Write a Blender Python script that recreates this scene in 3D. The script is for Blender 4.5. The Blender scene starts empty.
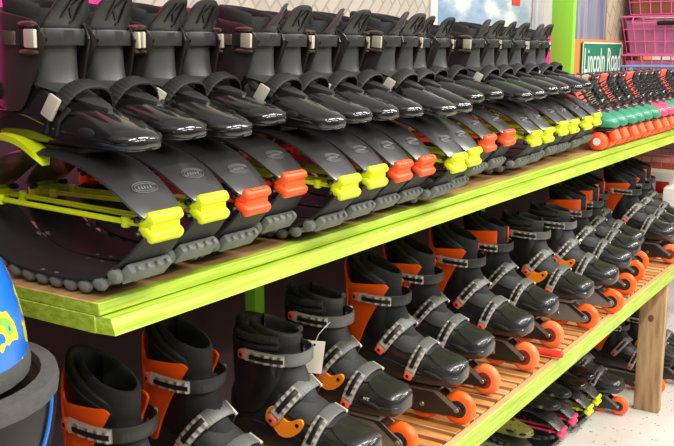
import bpy, bmesh, math, random
from mathutils import Vector, Matrix
random.seed(7)
PI = math.pi
scene = bpy.context.scene
COL = scene.collection
TOP = 1.136        # top of the upper shelf
LOW = 0.608        # top of the lower, slatted shelf
FRONT = 0.761      # y of the shelves' front edge

# ------------------------------------------------------------------ materials
def lin(c):
    return tuple(((v / 255) / 12.92 if v / 255 <= .04045 else ((v / 255 + .055) / 1.055) ** 2.4) for v in c) + (1,)
MATS = {}
def mat(name, rgb, rough=.5, metal=0, coat=0, spec=.5, alpha=1, trans=0, bump=0, bscale=60, var=0, vscale=8, bdist=.002):
    if name in MATS: return MATS[name]
    m = bpy.data.materials.new(name); m.use_nodes = True
    nt = m.node_tree; b = nt.nodes['Principled BSDF']
    b.inputs['Base Color'].default_value = lin(rgb)
    b.inputs['Roughness'].default_value = rough
    b.inputs['Metallic'].default_value = metal
    b.inputs['Coat Weight'].default_value = coat
    b.inputs['Coat Roughness'].default_value = .08
    b.inputs['Specular IOR Level'].default_value = spec
    b.inputs['Transmission Weight'].default_value = trans
    b.inputs['Alpha'].default_value = alpha
    if bump or var:
        tc = nt.nodes.new('ShaderNodeTexCoord')
        n = nt.nodes.new('ShaderNodeTexNoise'); n.inputs['Scale'].default_value = bscale if bump else vscale
        nt.links.new(tc.outputs['Object'], n.inputs['Vector'])
        if bump:
            bp = nt.nodes.new('ShaderNodeBump'); bp.inputs['Strength'].default_value = bump; bp.inputs['Distance'].default_value = bdist
            nt.links.new(n.outputs['Fac'], bp.inputs['Height']); nt.links.new(bp.outputs['Normal'], b.inputs['Normal'])
        if var:
            n2 = nt.nodes.new('ShaderNodeTexNoise'); n2.inputs['Scale'].default_value = vscale; n2.inputs['Detail'].default_value = 5
            nt.links.new(tc.outputs['Object'], n2.inputs['Vector'])
            mr = nt.nodes.new('ShaderNodeMapRange'); mr.inputs['To Min'].default_value = 1 - var; mr.inputs['To Max'].default_value = 1 + var
            mr.inputs['From Min'].default_value = .3; mr.inputs['From Max'].default_value = .7
            nt.links.new(n2.outputs['Fac'], mr.inputs['Value'])
            mx = nt.nodes.new('ShaderNodeMix'); mx.data_type = 'RGBA'; mx.blend_type = 'MULTIPLY'; mx.inputs['Factor'].default_value = 1
            mx.inputs['A'].default_value = lin(rgb)
            nt.links.new(mr.outputs['Result'], mx.inputs['B']); nt.links.new(mx.outputs['Result'], b.inputs['Base Color'])
    MATS[name] = m
    return m

def node_mat(name, rough=.6):
    m = bpy.data.materials.new(name); m.use_nodes = True
    nt = m.node_tree; b = nt.nodes['Principled BSDF']; b.inputs['Roughness'].default_value = rough
    tc = nt.nodes.new('ShaderNodeTexCoord')
    MATS[name] = m
    return m, nt, b, tc
def ramp(nt, src, stops, interp='LINEAR'):
    r = nt.nodes.new('ShaderNodeValToRGB'); r.color_ramp.interpolation = interp
    els = r.color_ramp.elements
    while len(els) < len(stops): els.new(.5)
    for e, (p, c) in zip(els, stops): e.position = p; e.color = lin(c)
    nt.links.new(src, r.inputs['Fac']); return r.outputs['Color']
def noise(nt, vec, scale, detail=4, stretch=None, rough=.55):
    if stretch:
        mp = nt.nodes.new('ShaderNodeMapping'); mp.inputs['Scale'].default_value = stretch
        nt.links.new(vec, mp.inputs['Vector']); vec = mp.outputs['Vector']
    n = nt.nodes.new('ShaderNodeTexNoise'); n.inputs['Scale'].default_value = scale; n.inputs['Detail'].default_value = detail
    n.inputs['Roughness'].default_value = rough
    nt.links.new(vec, n.inputs['Vector']); return n.outputs['Fac']
def mixc(nt, fac, a, b, mode='MIX'):
    mx = nt.nodes.new('ShaderNodeMix'); mx.data_type = 'RGBA'; mx.blend_type = mode
    for k, v in (('Factor', fac), ('A', a), ('B', b)):
        if hasattr(v, 'is_output'): nt.links.new(v, mx.inputs[k])
        else: mx.inputs[k].default_value = v
    return mx.outputs['Result']
def math_n(nt, op, a, b=None):
    n = nt.nodes.new('ShaderNodeMath'); n.operation = op
    for i, v in enumerate((a, b)):
        if v is None: continue
        if hasattr(v, 'is_output'): nt.links.new(v, n.inputs[i])
        else: n.inputs[i].default_value = v
    return n.outputs[0]
def bump_n(nt, b, h, strength=.3, dist=.002):
    bp = nt.nodes.new('ShaderNodeBump'); bp.inputs['Strength'].default_value = strength; bp.inputs['Distance'].default_value = dist
    nt.links.new(h, bp.inputs['Height']); nt.links.new(bp.outputs['Normal'], b.inputs['Normal'])

black_gloss = mat('black_gloss', (18, 17, 16), .17, coat=.7, bump=.05, bscale=30)
black_cuff = mat('black_cuff', (44, 39, 36), .28, coat=.12)
tongue_grey = mat('tongue_grey', (46, 46, 44), .4, spec=.6, bump=.15, bscale=300, bdist=.0006)
letter_black = mat('letter_black', (24, 24, 24), .35)
liner_black = mat('liner_black', (20, 20, 21), .8, bump=.4, bscale=420, bdist=.001)
liner_sheen = mat('liner_sheen', (18, 18, 19), .46, spec=.4, bump=.2, bscale=60, bdist=.001)
strap_black = mat('strap_black', (31, 30, 29), .45)
strap_grey = mat('strap_grey', (94, 94, 92), .42)
silver = mat('silver', (196, 188, 170), .33, metal=.25)
dark_metal = mat('dark_metal', (125, 112, 95), .28, metal=.8)
arc_black = mat('arc_black', (44, 43, 42), .3, coat=.2, spec=.9, bump=.06, bscale=200, bdist=.0006)
arc_emboss = mat('arc_emboss', (70, 69, 67), .4)
tread_grey = mat('tread_grey', (104, 108, 102), .75, bump=.3, bscale=160, var=.15, vscale=40)
hook_black = mat('hook_black', (20, 20, 20), .4)
neon_yellow = mat('neon_yellow', (206, 220, 26), .38, spec=.4)
neon_orange = mat('neon_orange', (244, 82, 30), .38, spec=.4)
neon_pink = mat('neon_pink', (238, 62, 98), .4)
cuff_orange = mat('cuff_orange', (246, 88, 10), .36, coat=.15, bump=.04, bscale=40)
skate_shell = mat('skate_shell', (34, 34, 35), .27, coat=.4, bump=.12, bscale=26, var=.12, vscale=50)
skate_soft = mat('skate_soft', (36, 36, 36), .55, bump=.2, bscale=200)
vent_black = mat('vent_black', (12, 12, 12), .7)
buckle_clear = mat('buckle_clear', (188, 182, 174), .1, coat=.7, trans=.4)
button_red = mat('button_red', (232, 100, 70), .35)
link_orange = mat('link_orange', (244, 138, 30), .4)
wheel_orange = mat('wheel_orange', (255, 100, 22), .42, var=.06, vscale=30)
wheel_salmon = mat('wheel_salmon', (253, 126, 70), .45, var=.08, vscale=30)
hub_red = mat('hub_red', (150, 40, 30), .4)
frame_black = mat('frame_black', (34, 32, 31), .32, coat=.3)
frame_grey = mat('frame_grey', (128, 126, 122), .4, metal=.3)
steel = mat('steel', (170, 168, 164), .3, metal=.9)
paper_white = mat('paper_white', (236, 230, 214), .8)
white_mark = mat('white_mark', (225, 225, 222), .6)
red_plastic = mat('red_plastic', (226, 52, 40), .35)
toe_green = mat('toe_green', (36, 132, 96), .42, coat=.2)
toe_pink = mat('toe_pink', (206, 62, 96), .42, coat=.2)
quad_orange = mat('quad_orange', (250, 92, 40), .45)
tan_cloth = mat('tan_cloth', (166, 146, 118), .85, bump=.3, bscale=200)
coral = mat('coral', (236, 92, 72), .6)
wire_pink = mat('wire_pink', (244, 112, 172), .4)
wire_blue = mat('wire_blue', (128, 158, 196), .4)
wire_green = mat('wire_green', (74, 200, 138), .4)
wire_orange = mat('wire_orange', (226, 96, 62), .4)
wire_rose = mat('wire_rose', (196, 108, 112), .4)
basket_teal = mat('basket_teal', (70, 130, 160), .6)
basket_brown = mat('basket_brown', (150, 92, 62), .7, var=.2, vscale=25)
basket_pinkfill = mat('basket_pinkfill', (196, 118, 156), .7, var=.15, vscale=20)
card_white = mat('card_white', (232, 226, 220), .6)
card_red = mat('card_red', (212, 42, 40), .5)
card_brown = mat('card_brown', (168, 128, 84), .8)
sign_green = mat('sign_green', (10, 124, 92), .45)
sign_white = mat('sign_white', (232, 240, 230), .5)
poster_red = mat('poster_red', (226, 70, 60), .5)
post_green = mat('post_green', (150, 232, 66), .55, var=.05, vscale=6)
magenta_board = mat('magenta_board', (246, 30, 142), .5, var=.05, vscale=4)
orange_board = mat('orange_board', (240, 142, 72), .55, var=.05, vscale=4)
wall_paint = mat('wall_paint', (190, 186, 176), .8, var=.04, vscale=3)
foam_grey = mat('foam_grey', (70, 69, 67), .9, bump=.5, bscale=500, bdist=.001, var=.15, vscale=120)
helmet_black = mat('helmet_black', (16, 12, 13), .35, spec=.3)
flame_blue = mat('flame_blue', (26, 112, 214), .3)

def wood_mat(name, cols, axis_stretch, rough=.6):
    m, nt, b, tc = node_mat(name, rough)
    n = noise(nt, tc.outputs['Object'], 6, 6, axis_stretch)
    nt.links.new(ramp(nt, n, cols), b.inputs['Base Color'])
    bump_n(nt, b, n, .2, .002)
    return m
slat_wood = wood_mat('slat_wood', [(.3, (160, 98, 46)), (.5, (194, 132, 72)), (.7, (222, 170, 110))], (9, 1, 9))
post_wood = wood_mat('post_wood', [(.3, (122, 92, 58)), (.5, (166, 134, 94)), (.7, (188, 158, 118))], (8, 8, .9), .75)
# bare plywood whose front strip and edges carry green paint
def paint_mat(name, strip):
    m, nt, b, tc = node_mat(name, .45)
    sx = nt.nodes.new('ShaderNodeSeparateXYZ'); nt.links.new(tc.outputs['Object'], sx.inputs[0])
    g = noise(nt, tc.outputs['Object'], 5, 6, (1.2, 14, 30))
    green = ramp(nt, g, [(.3, (134, 160, 30)), (.5, (157, 183, 46)), (.72, (182, 202, 92))])
    if strip:
        tan = ramp(nt, noise(nt, tc.outputs['Object'], 6, 6, (1, 10, 10)), [(.3, (150, 108, 66)), (.7, (198, 158, 108))])
        wob = noise(nt, tc.outputs['Object'], 3.2, 6, (2.5, .6, 1))
        lim = math_n(nt, 'ADD', math_n(nt, 'MULTIPLY', wob, .040), FRONT - .004)
        ontop = math_n(nt, 'GREATER_THAN', sx.outputs[2], TOP - .0012)
        back = math_n(nt, 'GREATER_THAN', sx.outputs[1], lim)
        col = mixc(nt, math_n(nt, 'MULTIPLY', ontop, back), green, tan)
    else:
        scr = noise(nt, tc.outputs['Object'], 24, 3, (.5, 2, 3))
        col = mixc(nt, math_n(nt, 'MULTIPLY', math_n(nt, 'GREATER_THAN', scr, .685), .6), green, lin((120, 138, 30)))
    nt.links.new(col, b.inputs['Base Color'])
    bump_n(nt, b, g, .35, .003)
    return m
deck_paint = paint_mat('deck_paint', True)
edge_paint = paint_mat('edge_paint', False)
def floor_mat():
    m, nt, b, tc = node_mat('speckled_vinyl', .45)
    v = nt.nodes.new('ShaderNodeTexVoronoi'); v.inputs['Scale'].default_value = 42
    nt.links.new(tc.outputs['Object'], v.inputs['Vector'])
    n = noise(nt, tc.outputs['Object'], 30, 2)
    spot = math_n(nt, 'LESS_THAN', v.outputs['Distance'], math_n(nt, 'MULTIPLY', n, .38))
    base = ramp(nt, noise(nt, tc.outputs['Object'], 3, 5), [(.3, (196, 190, 180)), (.7, (218, 213, 204))])
    pick = noise(nt, tc.outputs['Object'], 17, 1)
    nt.links.new(mixc(nt, math_n(nt, 'MULTIPLY', spot, math_n(nt, 'GREATER_THAN', pick, .5)), base, lin((128, 112, 98))), b.inputs['Base Color'])
    return m
floor_m = floor_mat()
def sky_poster_mat():
    m, nt, b, tc = node_mat('sky_print', .4)
    n = noise(nt, tc.outputs['Object'], 5.5, 5, (1, 1, 2.2))
    nt.links.new(ramp(nt, n, [(.36, (134, 168, 196)), (.48, (172, 196, 212)), (.56, (214, 224, 224)), (.7, (236, 238, 230))]), b.inputs['Base Color'])
    return m
def diag_mat(name, base, line, scale, rot):
    m, nt, b, tc = node_mat(name, .5)
    mp = nt.nodes.new('ShaderNodeMapping'); mp.inputs['Rotation'].default_value = (PI / 2, 0, 0); nt.links.new(tc.outputs['Object'], mp.inputs['Vector'])
    mp2 = nt.nodes.new('ShaderNodeMapping'); mp2.inputs['Rotation'].default_value = (0, 0, rot); nt.links.new(mp.outputs['Vector'], mp2.inputs['Vector'])
    w = nt.nodes.new('ShaderNodeTexBrick'); w.inputs['Scale'].default_value = scale; w.inputs['Mortar Size'].default_value = .022
    w.inputs['Color1'].default_value = lin(base); w.inputs['Color2'].default_value = lin(tuple(int(c * .93) for c in base)); w.inputs['Mortar'].default_value = lin(line)
    nt.links.new(mp2.outputs['Vector'], w.inputs['Vector'])
    nt.links.new(w.outputs['Color'], b.inputs['Base Color'])
    return m
def stripe_mat(name, stops, scale):
    m, nt, b, tc = node_mat(name, .35)
    n = noise(nt, tc.outputs['Object'], scale, 3, (1, 1, .06))
    nt.links.new(ramp(nt, n, stops), b.inputs['Base Color']); return m
def helmet_print():
    m, nt, b, tc = node_mat('cartoon_blobs', .3)
    n = noise(nt, tc.outputs['Object'], 17, 2)
    c = ramp(nt, n, [(.0, (20, 108, 206)), (.57, (234, 214, 40)), (.63, (120, 196, 70)), (.67, (20, 108, 206))], 'CONSTANT')
    nt.links.new(c, b.inputs['Base Color']); b.inputs['Coat Weight'].default_value = .5
    return m
def speckle_mat(name, base, dots):
    m, nt, b, tc = node_mat(name, .7)
    v = nt.nodes.new('ShaderNodeTexVoronoi'); v.inputs['Scale'].default_value = 95
    nt.links.new(tc.outputs['Object'], v.inputs['Vector'])
    sx = nt.nodes.new('ShaderNodeSeparateColor'); nt.links.new(v.outputs['Color'], sx.inputs['Color'])
    c = ramp(nt, sx.outputs[0], [(.0, base)] + dots, 'CONSTANT')
    nt.links.new(c, b.inputs['Base Color']); return m
quad_cloth = speckle_mat('quad_cloth', (36, 37, 38), [(.78, (196, 70, 76)), (.83, (214, 206, 192)), (.88, (46, 112, 88)), (.93, (36, 37, 38))])
def camo_mat(name, cols):
    m, nt, b, tc = node_mat(name, .3)
    n = noise(nt, tc.outputs['Object'], 22, 2)
    nt.links.new(ramp(nt, n, cols, 'CONSTANT'), b.inputs['Base Color']); return m
camo_dark = camo_mat('camo_dark', [(0, (26, 36, 26)), (.62, (62, 98, 44)), (.67, (170, 150, 120)), (.7, (26, 36, 26))])
camo_olive = camo_mat('camo_olive', [(0, (128, 132, 60)), (.6, (92, 98, 44)), (.7, (150, 150, 84))])

# ------------------------------------------------------------------ mesh helpers
def cat(keys, n):
    """Catmull-Rom resampling of a list of tuples"""
    K = [tuple(k) for k in keys]; out = []
    for i in range(n):
        t = i / (n - 1) * (len(K) - 1); k = min(int(t), len(K) - 2); f = t - k
        p0, p1, p2, p3 = K[max(k - 1, 0)], K[k], K[k + 1], K[min(k + 2, len(K) - 1)]
        out.append(tuple(.5 * (2 * b + (c - a) * f + (2 * a - 5 * b + 4 * c - d) * f * f + (3 * b - a - 3 * c + d) * f ** 3) for a, b, c, d in zip(p0, p1, p2, p3)))
    return out
def sg(v, p): return math.copysign(abs(v) ** p, v)

EACH = {'ankle_link', 'hinge_hook', 'toe_vent', 'side_vent', 'pivot_rivet', 'cuff_rib', 'axle_bolt', 'link_rivet', 'frame_stripe', 'collar_roll', 'buckle_lever', 'deck_joist'}
class MB:
    def __init__(s): s.bm = bmesh.new(); s.mi = 0
    def faces(s, fs):
        for f in fs: f.material_index = s.mi
    def loft(s, rings, closed=True, caps=True):
        R = [[s.bm.verts.new(p) for p in r] for r in rings]; n = len(R[0]); fs = []
        for a, b in zip(R, R[1:]):
            for i in range(n if closed else n - 1):
                j = (i + 1) % n
                try: fs.append(s.bm.faces.new((a[i], a[j], b[j], b[i])))
                except ValueError: pass
        if caps and closed:
            fs.append(s.bm.faces.new(list(reversed(R[0])))); fs.append(s.bm.faces.new(R[-1]))
        s.faces(fs)
    def xf(s, verts, M):
        for v in verts: v.co = M @ v.co
    def rbox(s, c, size, bev=.002, rot=None, seg=2):
        g = bmesh.ops.create_cube(s.bm, size=1)['verts']
        for v in g: v.co = Vector((v.co.x * size[0], v.co.y * size[1], v.co.z * size[2]))
        es = list({e for v in g for e in v.link_edges})
        if bev:
            r = bmesh.ops.bevel(s.bm, geom=es, offset=min(bev, min(size) * .45), segments=seg, profile=.5, affect='EDGES')
            vs = list({v for f in r['faces'] for v in f.verts} | {v for v in g if v.is_valid})
        else: vs = g
        M = Matrix.Translation(c) @ (rot if rot else Matrix.Identity(4))
        s.xf(vs, M); s.faces({f for v in vs for f in v.link_faces})
    def cyl(s, p0, p1, r, n=12, r2=None, bev=0):
        p0, p1 = Vector(p0), Vector(p1); d = p1 - p0; q = d.to_track_quat('Z', 'Y').to_matrix()
        r2 = r if r2 is None else r2
        prof = [(0, r), (1, r2)] if not bev else [(0, r - bev), (bev / d.length, r), (1 - bev / d.length, r2), (1, r2 - bev)]
        s.loft([[p0 + d * t + q @ Vector((rr * math.cos(a), rr * math.sin(a), 0)) for a in [2 * PI * k / n for k in range(n)]] for t, rr in prof])
    def tube(s, pts, r, n=6):
        for a, b in zip(pts, pts[1:]): s.cyl(a, b, r, n)
    def ball(s, c, rad, u=10, v=7, M=None):
        g = bmesh.ops.create_uvsphere(s.bm, u_segments=u, v_segments=v, radius=1)['verts']
        X = Matrix.Translation(c) @ (M if M else Matrix.Identity(4)) @ Matrix.Diagonal((*rad, 1)) if hasattr(rad, '__len__') else Matrix.Translation(c) @ Matrix.Scale(rad, 4)
        s.xf(g, X); s.faces({f for w in g for f in w.link_faces})
    def plate(s, poly, x0, x1, bev=.0015):
        """polygon in (y, z) pushed from x0 to x1"""
        a = [s.bm.verts.new((x0, y, z)) for y, z in poly]; b = [s.bm.verts.new((x1, y, z)) for y, z in poly]; n = len(poly)
        fs = [s.bm.faces.new(a), s.bm.faces.new(list(reversed(b)))]
        fs += [s.bm.faces.new((a[i], b[i], b[(i + 1) % n], a[(i + 1) % n])) for i in range(n)]
        s.faces(fs)
        if bev:
            es = list({e for f in fs[:2] for e in f.edges})
            r = bmesh.ops.bevel(s.bm, geom=es, offset=bev, segments=1, affect='EDGES'); s.faces(r['faces'])
    def ribbon(s, prof, hw, th, crown=0, m=7):
        """strip along a (y, z) profile; hw(t) is its half width in x"""
        rings = []; n = len(prof)
        for i, (y, z) in enumerate(prof):
            a = prof[max(i - 1, 0)]; b = prof[min(i + 1, n - 1)]
            ty, tz = b[0] - a[0], b[1] - a[1]; L = math.hypot(ty, tz) or 1; ny, nz = -tz / L, ty / L
            w = hw(i / (n - 1)); top = []; bot = []
            for k in range(m):
                q = -1 + 2 * k / (m - 1); h = th / 2 + crown * (1 - q * q) - (th * .25 if k in (0, m - 1) else 0)
                top.append((q * w, y + ny * h, z + nz * h))
                h = -th / 2 + crown * (1 - q * q) * .8 + (th * .25 if k in (0, m - 1) else 0)
                bot.append((q * w, y + ny * h, z + nz * h))
            rings.append(top + bot[::-1])
        s.loft(rings)
    def strap(s, c, ea, eb, a, b, t0, t1, w, width, th, n=28, ridge=0, lift=0, p=1):
        """band on an elliptical arc c + ea*a*sin t + eb*b*cos t, w its width direction"""
        c, ea, eb, w = Vector(c), Vector(ea), Vector(eb), Vector(w).normalized(); rings = []
        for i in range(n + 1):
            t = math.radians(t0 + (t1 - t0) * i / n)
            P = c + ea * (a * sg(math.sin(t), p)) + eb * (b * sg(math.cos(t), p)); q1 = 2 - p
            o = (ea * (sg(math.sin(t), q1) / a) + eb * (sg(math.cos(t), q1) / b)).normalized()
            h = th + (ridge if i % 2 else 0); q = width / 2
            rings.append([P + o * lift - w * q, P + o * (lift + h * .7) - w * q, P + o * (lift + h) - w * q * .8, P + o * (lift + h) + w * q * .8, P + o * (lift + h * .7) + w * q, P + o * lift + w * q])
        s.loft(rings)
    def wall(s, us, surf, nv, th, lip=.5, axis=lambda z: (0, 0), closed=False):
        """padded wall: surf(u, v) outer point, th thick toward the axis, rounded upper lip"""
        rings = []
        for u in us:
            out = [Vector(surf(u, k / (nv - 1))) for k in range(nv)]; inn = []
            for p in out:
                ax, ay = axis(p.z); d = Vector((ax - p.x, ay - p.y, 0)); d.normalize(); inn.append(p + d * th)
            topm = (out[-1] + inn[-1]) / 2 + Vector((0, 0, th * lip))
            botm = (out[0] + inn[0]) / 2 - Vector((0, 0, th * lip * .5))
            oq = out[-1] * .8 + inn[-1] * .2 + Vector((0, 0, th * lip * .7)); iq = out[-1] * .2 + inn[-1] * .8 + Vector((0, 0, th * lip * .7))
            rings.append(out + [oq, topm, iq] + inn[::-1] + [botm])
        if closed: rings.append(rings[0])
        s.loft(rings, caps=not closed)
        if closed: bmesh.ops.remove_doubles(s.bm, verts=s.bm.verts, dist=1e-6)
    def mirror(s):
        for v in s.bm.verts: v.co.x = -v.co.x
    def build(s, name, mats, parent=None, ang=38, mirror=False):
        if mirror: s.mirror()
        if name in EACH:
            seen, isl = set(), []
            for v in s.bm.verts:
                if v in seen: continue
                st, comp = [v], []
                seen.add(v)
                while st:
                    q = st.pop(); comp.append(q)
                    for e in q.link_edges:
                        w = e.other_vert(q)
                        if w not in seen: seen.add(w); st.append(w)
                isl.append(comp)
            if len(isl) > 1:
                out = None
                for comp in isl:
                    m2 = MB(); mp = {v: m2.bm.verts.new(v.co) for v in comp}
                    for f in {f for v in comp for f in v.link_faces}: m2.bm.faces.new([mp[v] for v in f.verts])
                    EACH.discard(name); out = m2.build(name, mats, parent, ang); EACH.add(name)
                s.bm.free(); return out
        bmesh.ops.recalc_face_normals(s.bm, faces=s.bm.faces)
        me = bpy.data.meshes.new(name); s.bm.to_mesh(me); s.bm.free()
        for m in (mats if isinstance(mats, (list, tuple)) else [mats]): me.materials.append(m)
        me.shade_smooth(); me.set_sharp_from_angle(angle=math.radians(ang))
        o = bpy.data.objects.new(name, me); COL.objects.link(o)
        if parent is not None: o.parent = parent
        return o

def text_mesh(txt, size, extr):
    cu = bpy.data.curves.new('t', 'FONT'); cu.body = txt; cu.size = size; cu.extrude = extr; cu.align_x = 'CENTER'; cu.align_y = 'CENTER'
    o = bpy.data.objects.new('t', cu); COL.objects.link(o)
    bpy.context.view_layer.update()
    me = bpy.data.meshes.new_from_object(o.evaluated_get(bpy.context.evaluated_depsgraph_get()))
    bpy.data.objects.remove(o); bpy.data.curves.remove(cu)
    return me
def empty(name, label, cat_, group=None):
    o = bpy.data.objects.new(name, None); COL.objects.link(o); o.empty_display_size = .05
    o['label'] = label; o['category'] = cat_
    if group: o['group'] = group
    return o
def tag(o, label, cat_, group=None, kind=None):
    if label: o['label'] = label
    if cat_: o['category'] = cat_
    if group: o['group'] = group
    if kind: o['kind'] = kind
    return o
def copy_tree(o, parent=None):
    c = o.copy(); COL.objects.link(c)
    if parent is not None: c.parent = parent
    for ch in [x for x in KIDS.get(o.name, [])]: copy_tree2(ch, c)
    return c
def copy_tree2(o, parent):
    c = o.copy(); COL.objects.link(c); c.parent = parent
    for ch in KIDS.get(o.name, []): copy_tree2(ch, c)
KIDS = {}
def index_kids():
    KIDS.clear()
    for o in bpy.data.objects:
        if o.parent: KIDS.setdefault(o.parent.name, []).append(o)
def place(o, x, y, z, yaw=0, rock=0, zc=.2):
    M = Matrix.Translation((x, y, z)) @ Matrix.Rotation(yaw, 4, 'Z') @ Matrix.Translation((0, 0, zc)) @ Matrix.Rotation(-rock, 4, 'X') @ Matrix.Translation((0, 0, -zc))
    o.location = M.to_translation(); o.rotation_euler = M.to_euler()

def settle(o, x, y, z, yaw, rock):
    """rock a boot on its round sole and rest the sole's lowest point on the shelf"""
    index_kids(); place(o, x, y, 0, yaw, rock)
    R_ = o.rotation_euler.to_matrix(); lo_ = min((R_ @ v.co).z for ch in KIDS[o.name] if ch.name.startswith(('tread', 'lower_arc')) for v in ch.data.vertices)
    o.location.z = z + .0012 - lo_
# ------------------------------------------------------------------ setting
def slab(name, x0, x1, y0, y1, z0, z1, m, parent=None, bev=0):
    b = MB(); b.rbox(((x0 + x1) / 2, (y0 + y1) / 2, (z0 + z1) / 2), (x1 - x0, y1 - y0, z1 - z0), bev)
    return b.build(name, m, parent)
tag(slab('floor', -4, 9, -5, 2.2, -.06, 0, floor_m), 'white speckled vinyl floor', None, kind='structure')
tag(slab('wall_back', -3, 9, 1.30, 1.52, 1.118, 3.1, wall_paint), 'pale wall behind the shelves', None, kind='structure')
tag(slab('wall_right', 8.9, 9.0, -5, 1.30, 0, 3.1, wall_paint), 'pale far end wall', None, kind='structure')
maroon = mat('shade_maroon', (52, 16, 34), .7)  # dark maroon: shade put into the wall colour
tag(slab('trim_4', -3, 9, 1.40, 1.52, 0, 1.118, maroon), 'board behind the lower shelf, shade painted in as dark maroon', None, kind='structure')  # coloured dark for the shade under the shelf
tag(slab('trim_5', -1.6, 4.95, 1.266, 1.299, 1.119, 1.285, maroon), 'wall strip just above the top shelf, boot shade painted in as maroon', None, kind='structure')  # magenta wall darkened in colour where the boots shade it
tag(slab('trim_6', -1.6, .55, 1.255, 1.265, 1.286, 2.3, maroon), 'unseen maroon board added left of the magenta board to dull reflections', None, kind='structure')  # out of view, added to cut magenta reflections in the nearest boot
tag(slab('trim_1', .55, 3.45, 1.27, 1.299, 1.286, 1.487, magenta_board), 'magenta painted board lining the wall behind the boots', None, kind='structure')
tag(slab('trim_2', 3.452, 4.95, 1.27, 1.299, 1.286, 1.460, orange_board), 'orange painted board lining the wall beyond the green post', None, kind='structure')
tag(slab('trim_3', .551, 1.16, 1.255, 1.269, 1.286, 2.3, magenta_board), 'tall magenta board behind the leftmost boot', None, kind='structure')

b = MB(); b.rbox((1.81, 1.288, 1.9), (1.27, .012, .8), .001)
tag(b.build('brick_print_banner', diag_mat('brick_print', (206, 200, 184), (168, 164, 152), 7, .75)), 'beige banner with diagonal brick lines above the magenta board', 'banner')
t = empty('sky_banner', 'blue banner printed with white clouds left of the green post', 'banner'); t.location = (2.93, 1.285, 1.9)
b = MB(); b.rbox((0, 0, 0), (.9, .012, .82), .001); b.build('printed_sheet', sky_poster_mat(), t)
b = MB(); b.rbox((-.458, -.001, 0), (.045, .014, .82), .001); b.build('white_border', white_mark, t)
b = MB(); b.rbox((.17, -.008, -.31), (.07, .004, .035), .001); b.build('red_patch', poster_red, t)
b = MB(); b.rbox((.38, -.009, 0), (.11, .005, .82), .001); b.build('striped_edge', stripe_mat('pale_stripes', [(.35, (150, 168, 190)), (.5, (214, 214, 214)), (.6, (196, 150, 140)), (.7, (170, 184, 200))], 40), t)
b = MB(); b.rbox((3.86, 1.288, 1.9), (.62, .012, .9), .001)
tag(b.build('striped_plastic_sheet', stripe_mat('blue_grey_stripes', [(.3, (82, 92, 112)), (.48, (128, 140, 162)), (.6, (168, 174, 182)), (.72, (100, 106, 118))], 16)), 'grey blue striped plastic sheet just right of the green post', 'banner')
b = MB(); b.rbox((4.56, 1.288, 1.9), (.76, .012, .9), .001)
tag(b.build('plank_print_banner', diag_mat('plank_print', (192, 180, 156), (158, 146, 122), 4, 1.1)), 'tan banner with slanting plank lines above the orange board', 'banner')

# ------------------------------------------------------------------ shelving unit
rack = empty('shelving_unit', 'long wooden shelving unit with lime green painted edges', 'shelf')
X0, X1 = .669, 4.85
b = MB(); b.rbox(((X0 + X1) / 2, (FRONT + 1.235) / 2, TOP - .00775), (X1 - X0, 1.235 - FRONT, .0155), .0012, seg=1)
up = b.build('upper_deck', deck_paint, rack)
b = MB()
b.rbox((X0 + .019, (FRONT + 1.235) / 2 + .004, TOP - .0265), (.038, 1.235 - FRONT - .008, .0215), .0012, seg=1)
b.build('end_board', edge_paint, rack)
b = MB()
prof = [(FRONT - .011, TOP - .0180), (FRONT + .02, TOP - .0158), (FRONT + .02, TOP - .0370), (FRONT - .018, TOP - .0370)]
b.loft([[(x + (0.0 if (i in (1, 2)) else .006), y, z) for i, (y, z) in enumerate(prof)] for x in (X0, X1)])
b.build('edge_trim', edge_paint, rack)
slats = MB(); x = .1
while x < X1:
    slats.rbox((x + random.uniform(-.002, .002), (FRONT + 1.235) / 2 + .012, LOW - .008 - random.uniform(0, .003)), (.027, 1.235 - FRONT - .024, .014), .0015, seg=1)
    x += .045
b = MB(); b.rbox(((.1 + X1) / 2, (FRONT + 1.235) / 2 + .012, LOW - .0285), (X1 - .1, 1.235 - FRONT - .028, .009), .001, seg=1)
b.build('under_board', wood_mat('under_wood', [(.3, (120, 66, 26)), (.7, (168, 104, 50))], (9, 1, 9)), rack)
sd = slats.build('slatted_deck', slat_wood, rack)
b = MB()
for yy in (.80, .98, 1.2): b.rbox(((.1 + X1) / 2, yy, LOW - .052), (X1 - .1, .04, .035), .001, seg=1)
b.build('deck_joist', slat_wood, rack)
b = MB(); b.rbox(((.1 + X1) / 2, FRONT + .009, LOW - .0275), (X1 - .1, .018, .050), .0012, seg=1)
b.build('lower_edge_trim', edge_paint, rack)
b = MB(); b.rbox(((.1 + X1) / 2, FRONT + .0095, LOW - .0016), (X1 - .1, .017, .002), .0005, seg=1)
b.build('trim_cap', wood_mat('bare_edge', [(.3, (196, 140, 86)), (.7, (226, 180, 124))], (1, 9, 9)), rack)
b = MB(); b.rbox((3.525, FRONT + .072, (LOW - .052) / 2), (.04, .098, LOW - .052), .003)
lg = b.build('leg', post_wood, rack)
b = MB(); b.ball((3.5045, .836, .385), (.0012, .011, .015), 14, 8); b.ball((3.5042, .836, .385), (.0016, .005, .007), 12, 6)
b.build('knot', mat('knot_brown', (104, 66, 40), .8), lg)
b = MB(); b.rbox((.16, FRONT + .072, (LOW - .052) / 2), (.04, .098, LOW - .052), .003)
b.build('leg', post_wood, rack)
for xx in (1.56, 2.78):
    b = MB(); b.rbox((xx, 1.252, (TOP - .02) / 2), (.035, .03, TOP - .02), .002); b.build('rear_upright', post_green, rack)
b = MB(); b.rbox((3.245, 1.151, TOP + .65), (.03, .082, 1.3), .003)
b.build('tall_upright', post_green, rack)

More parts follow.
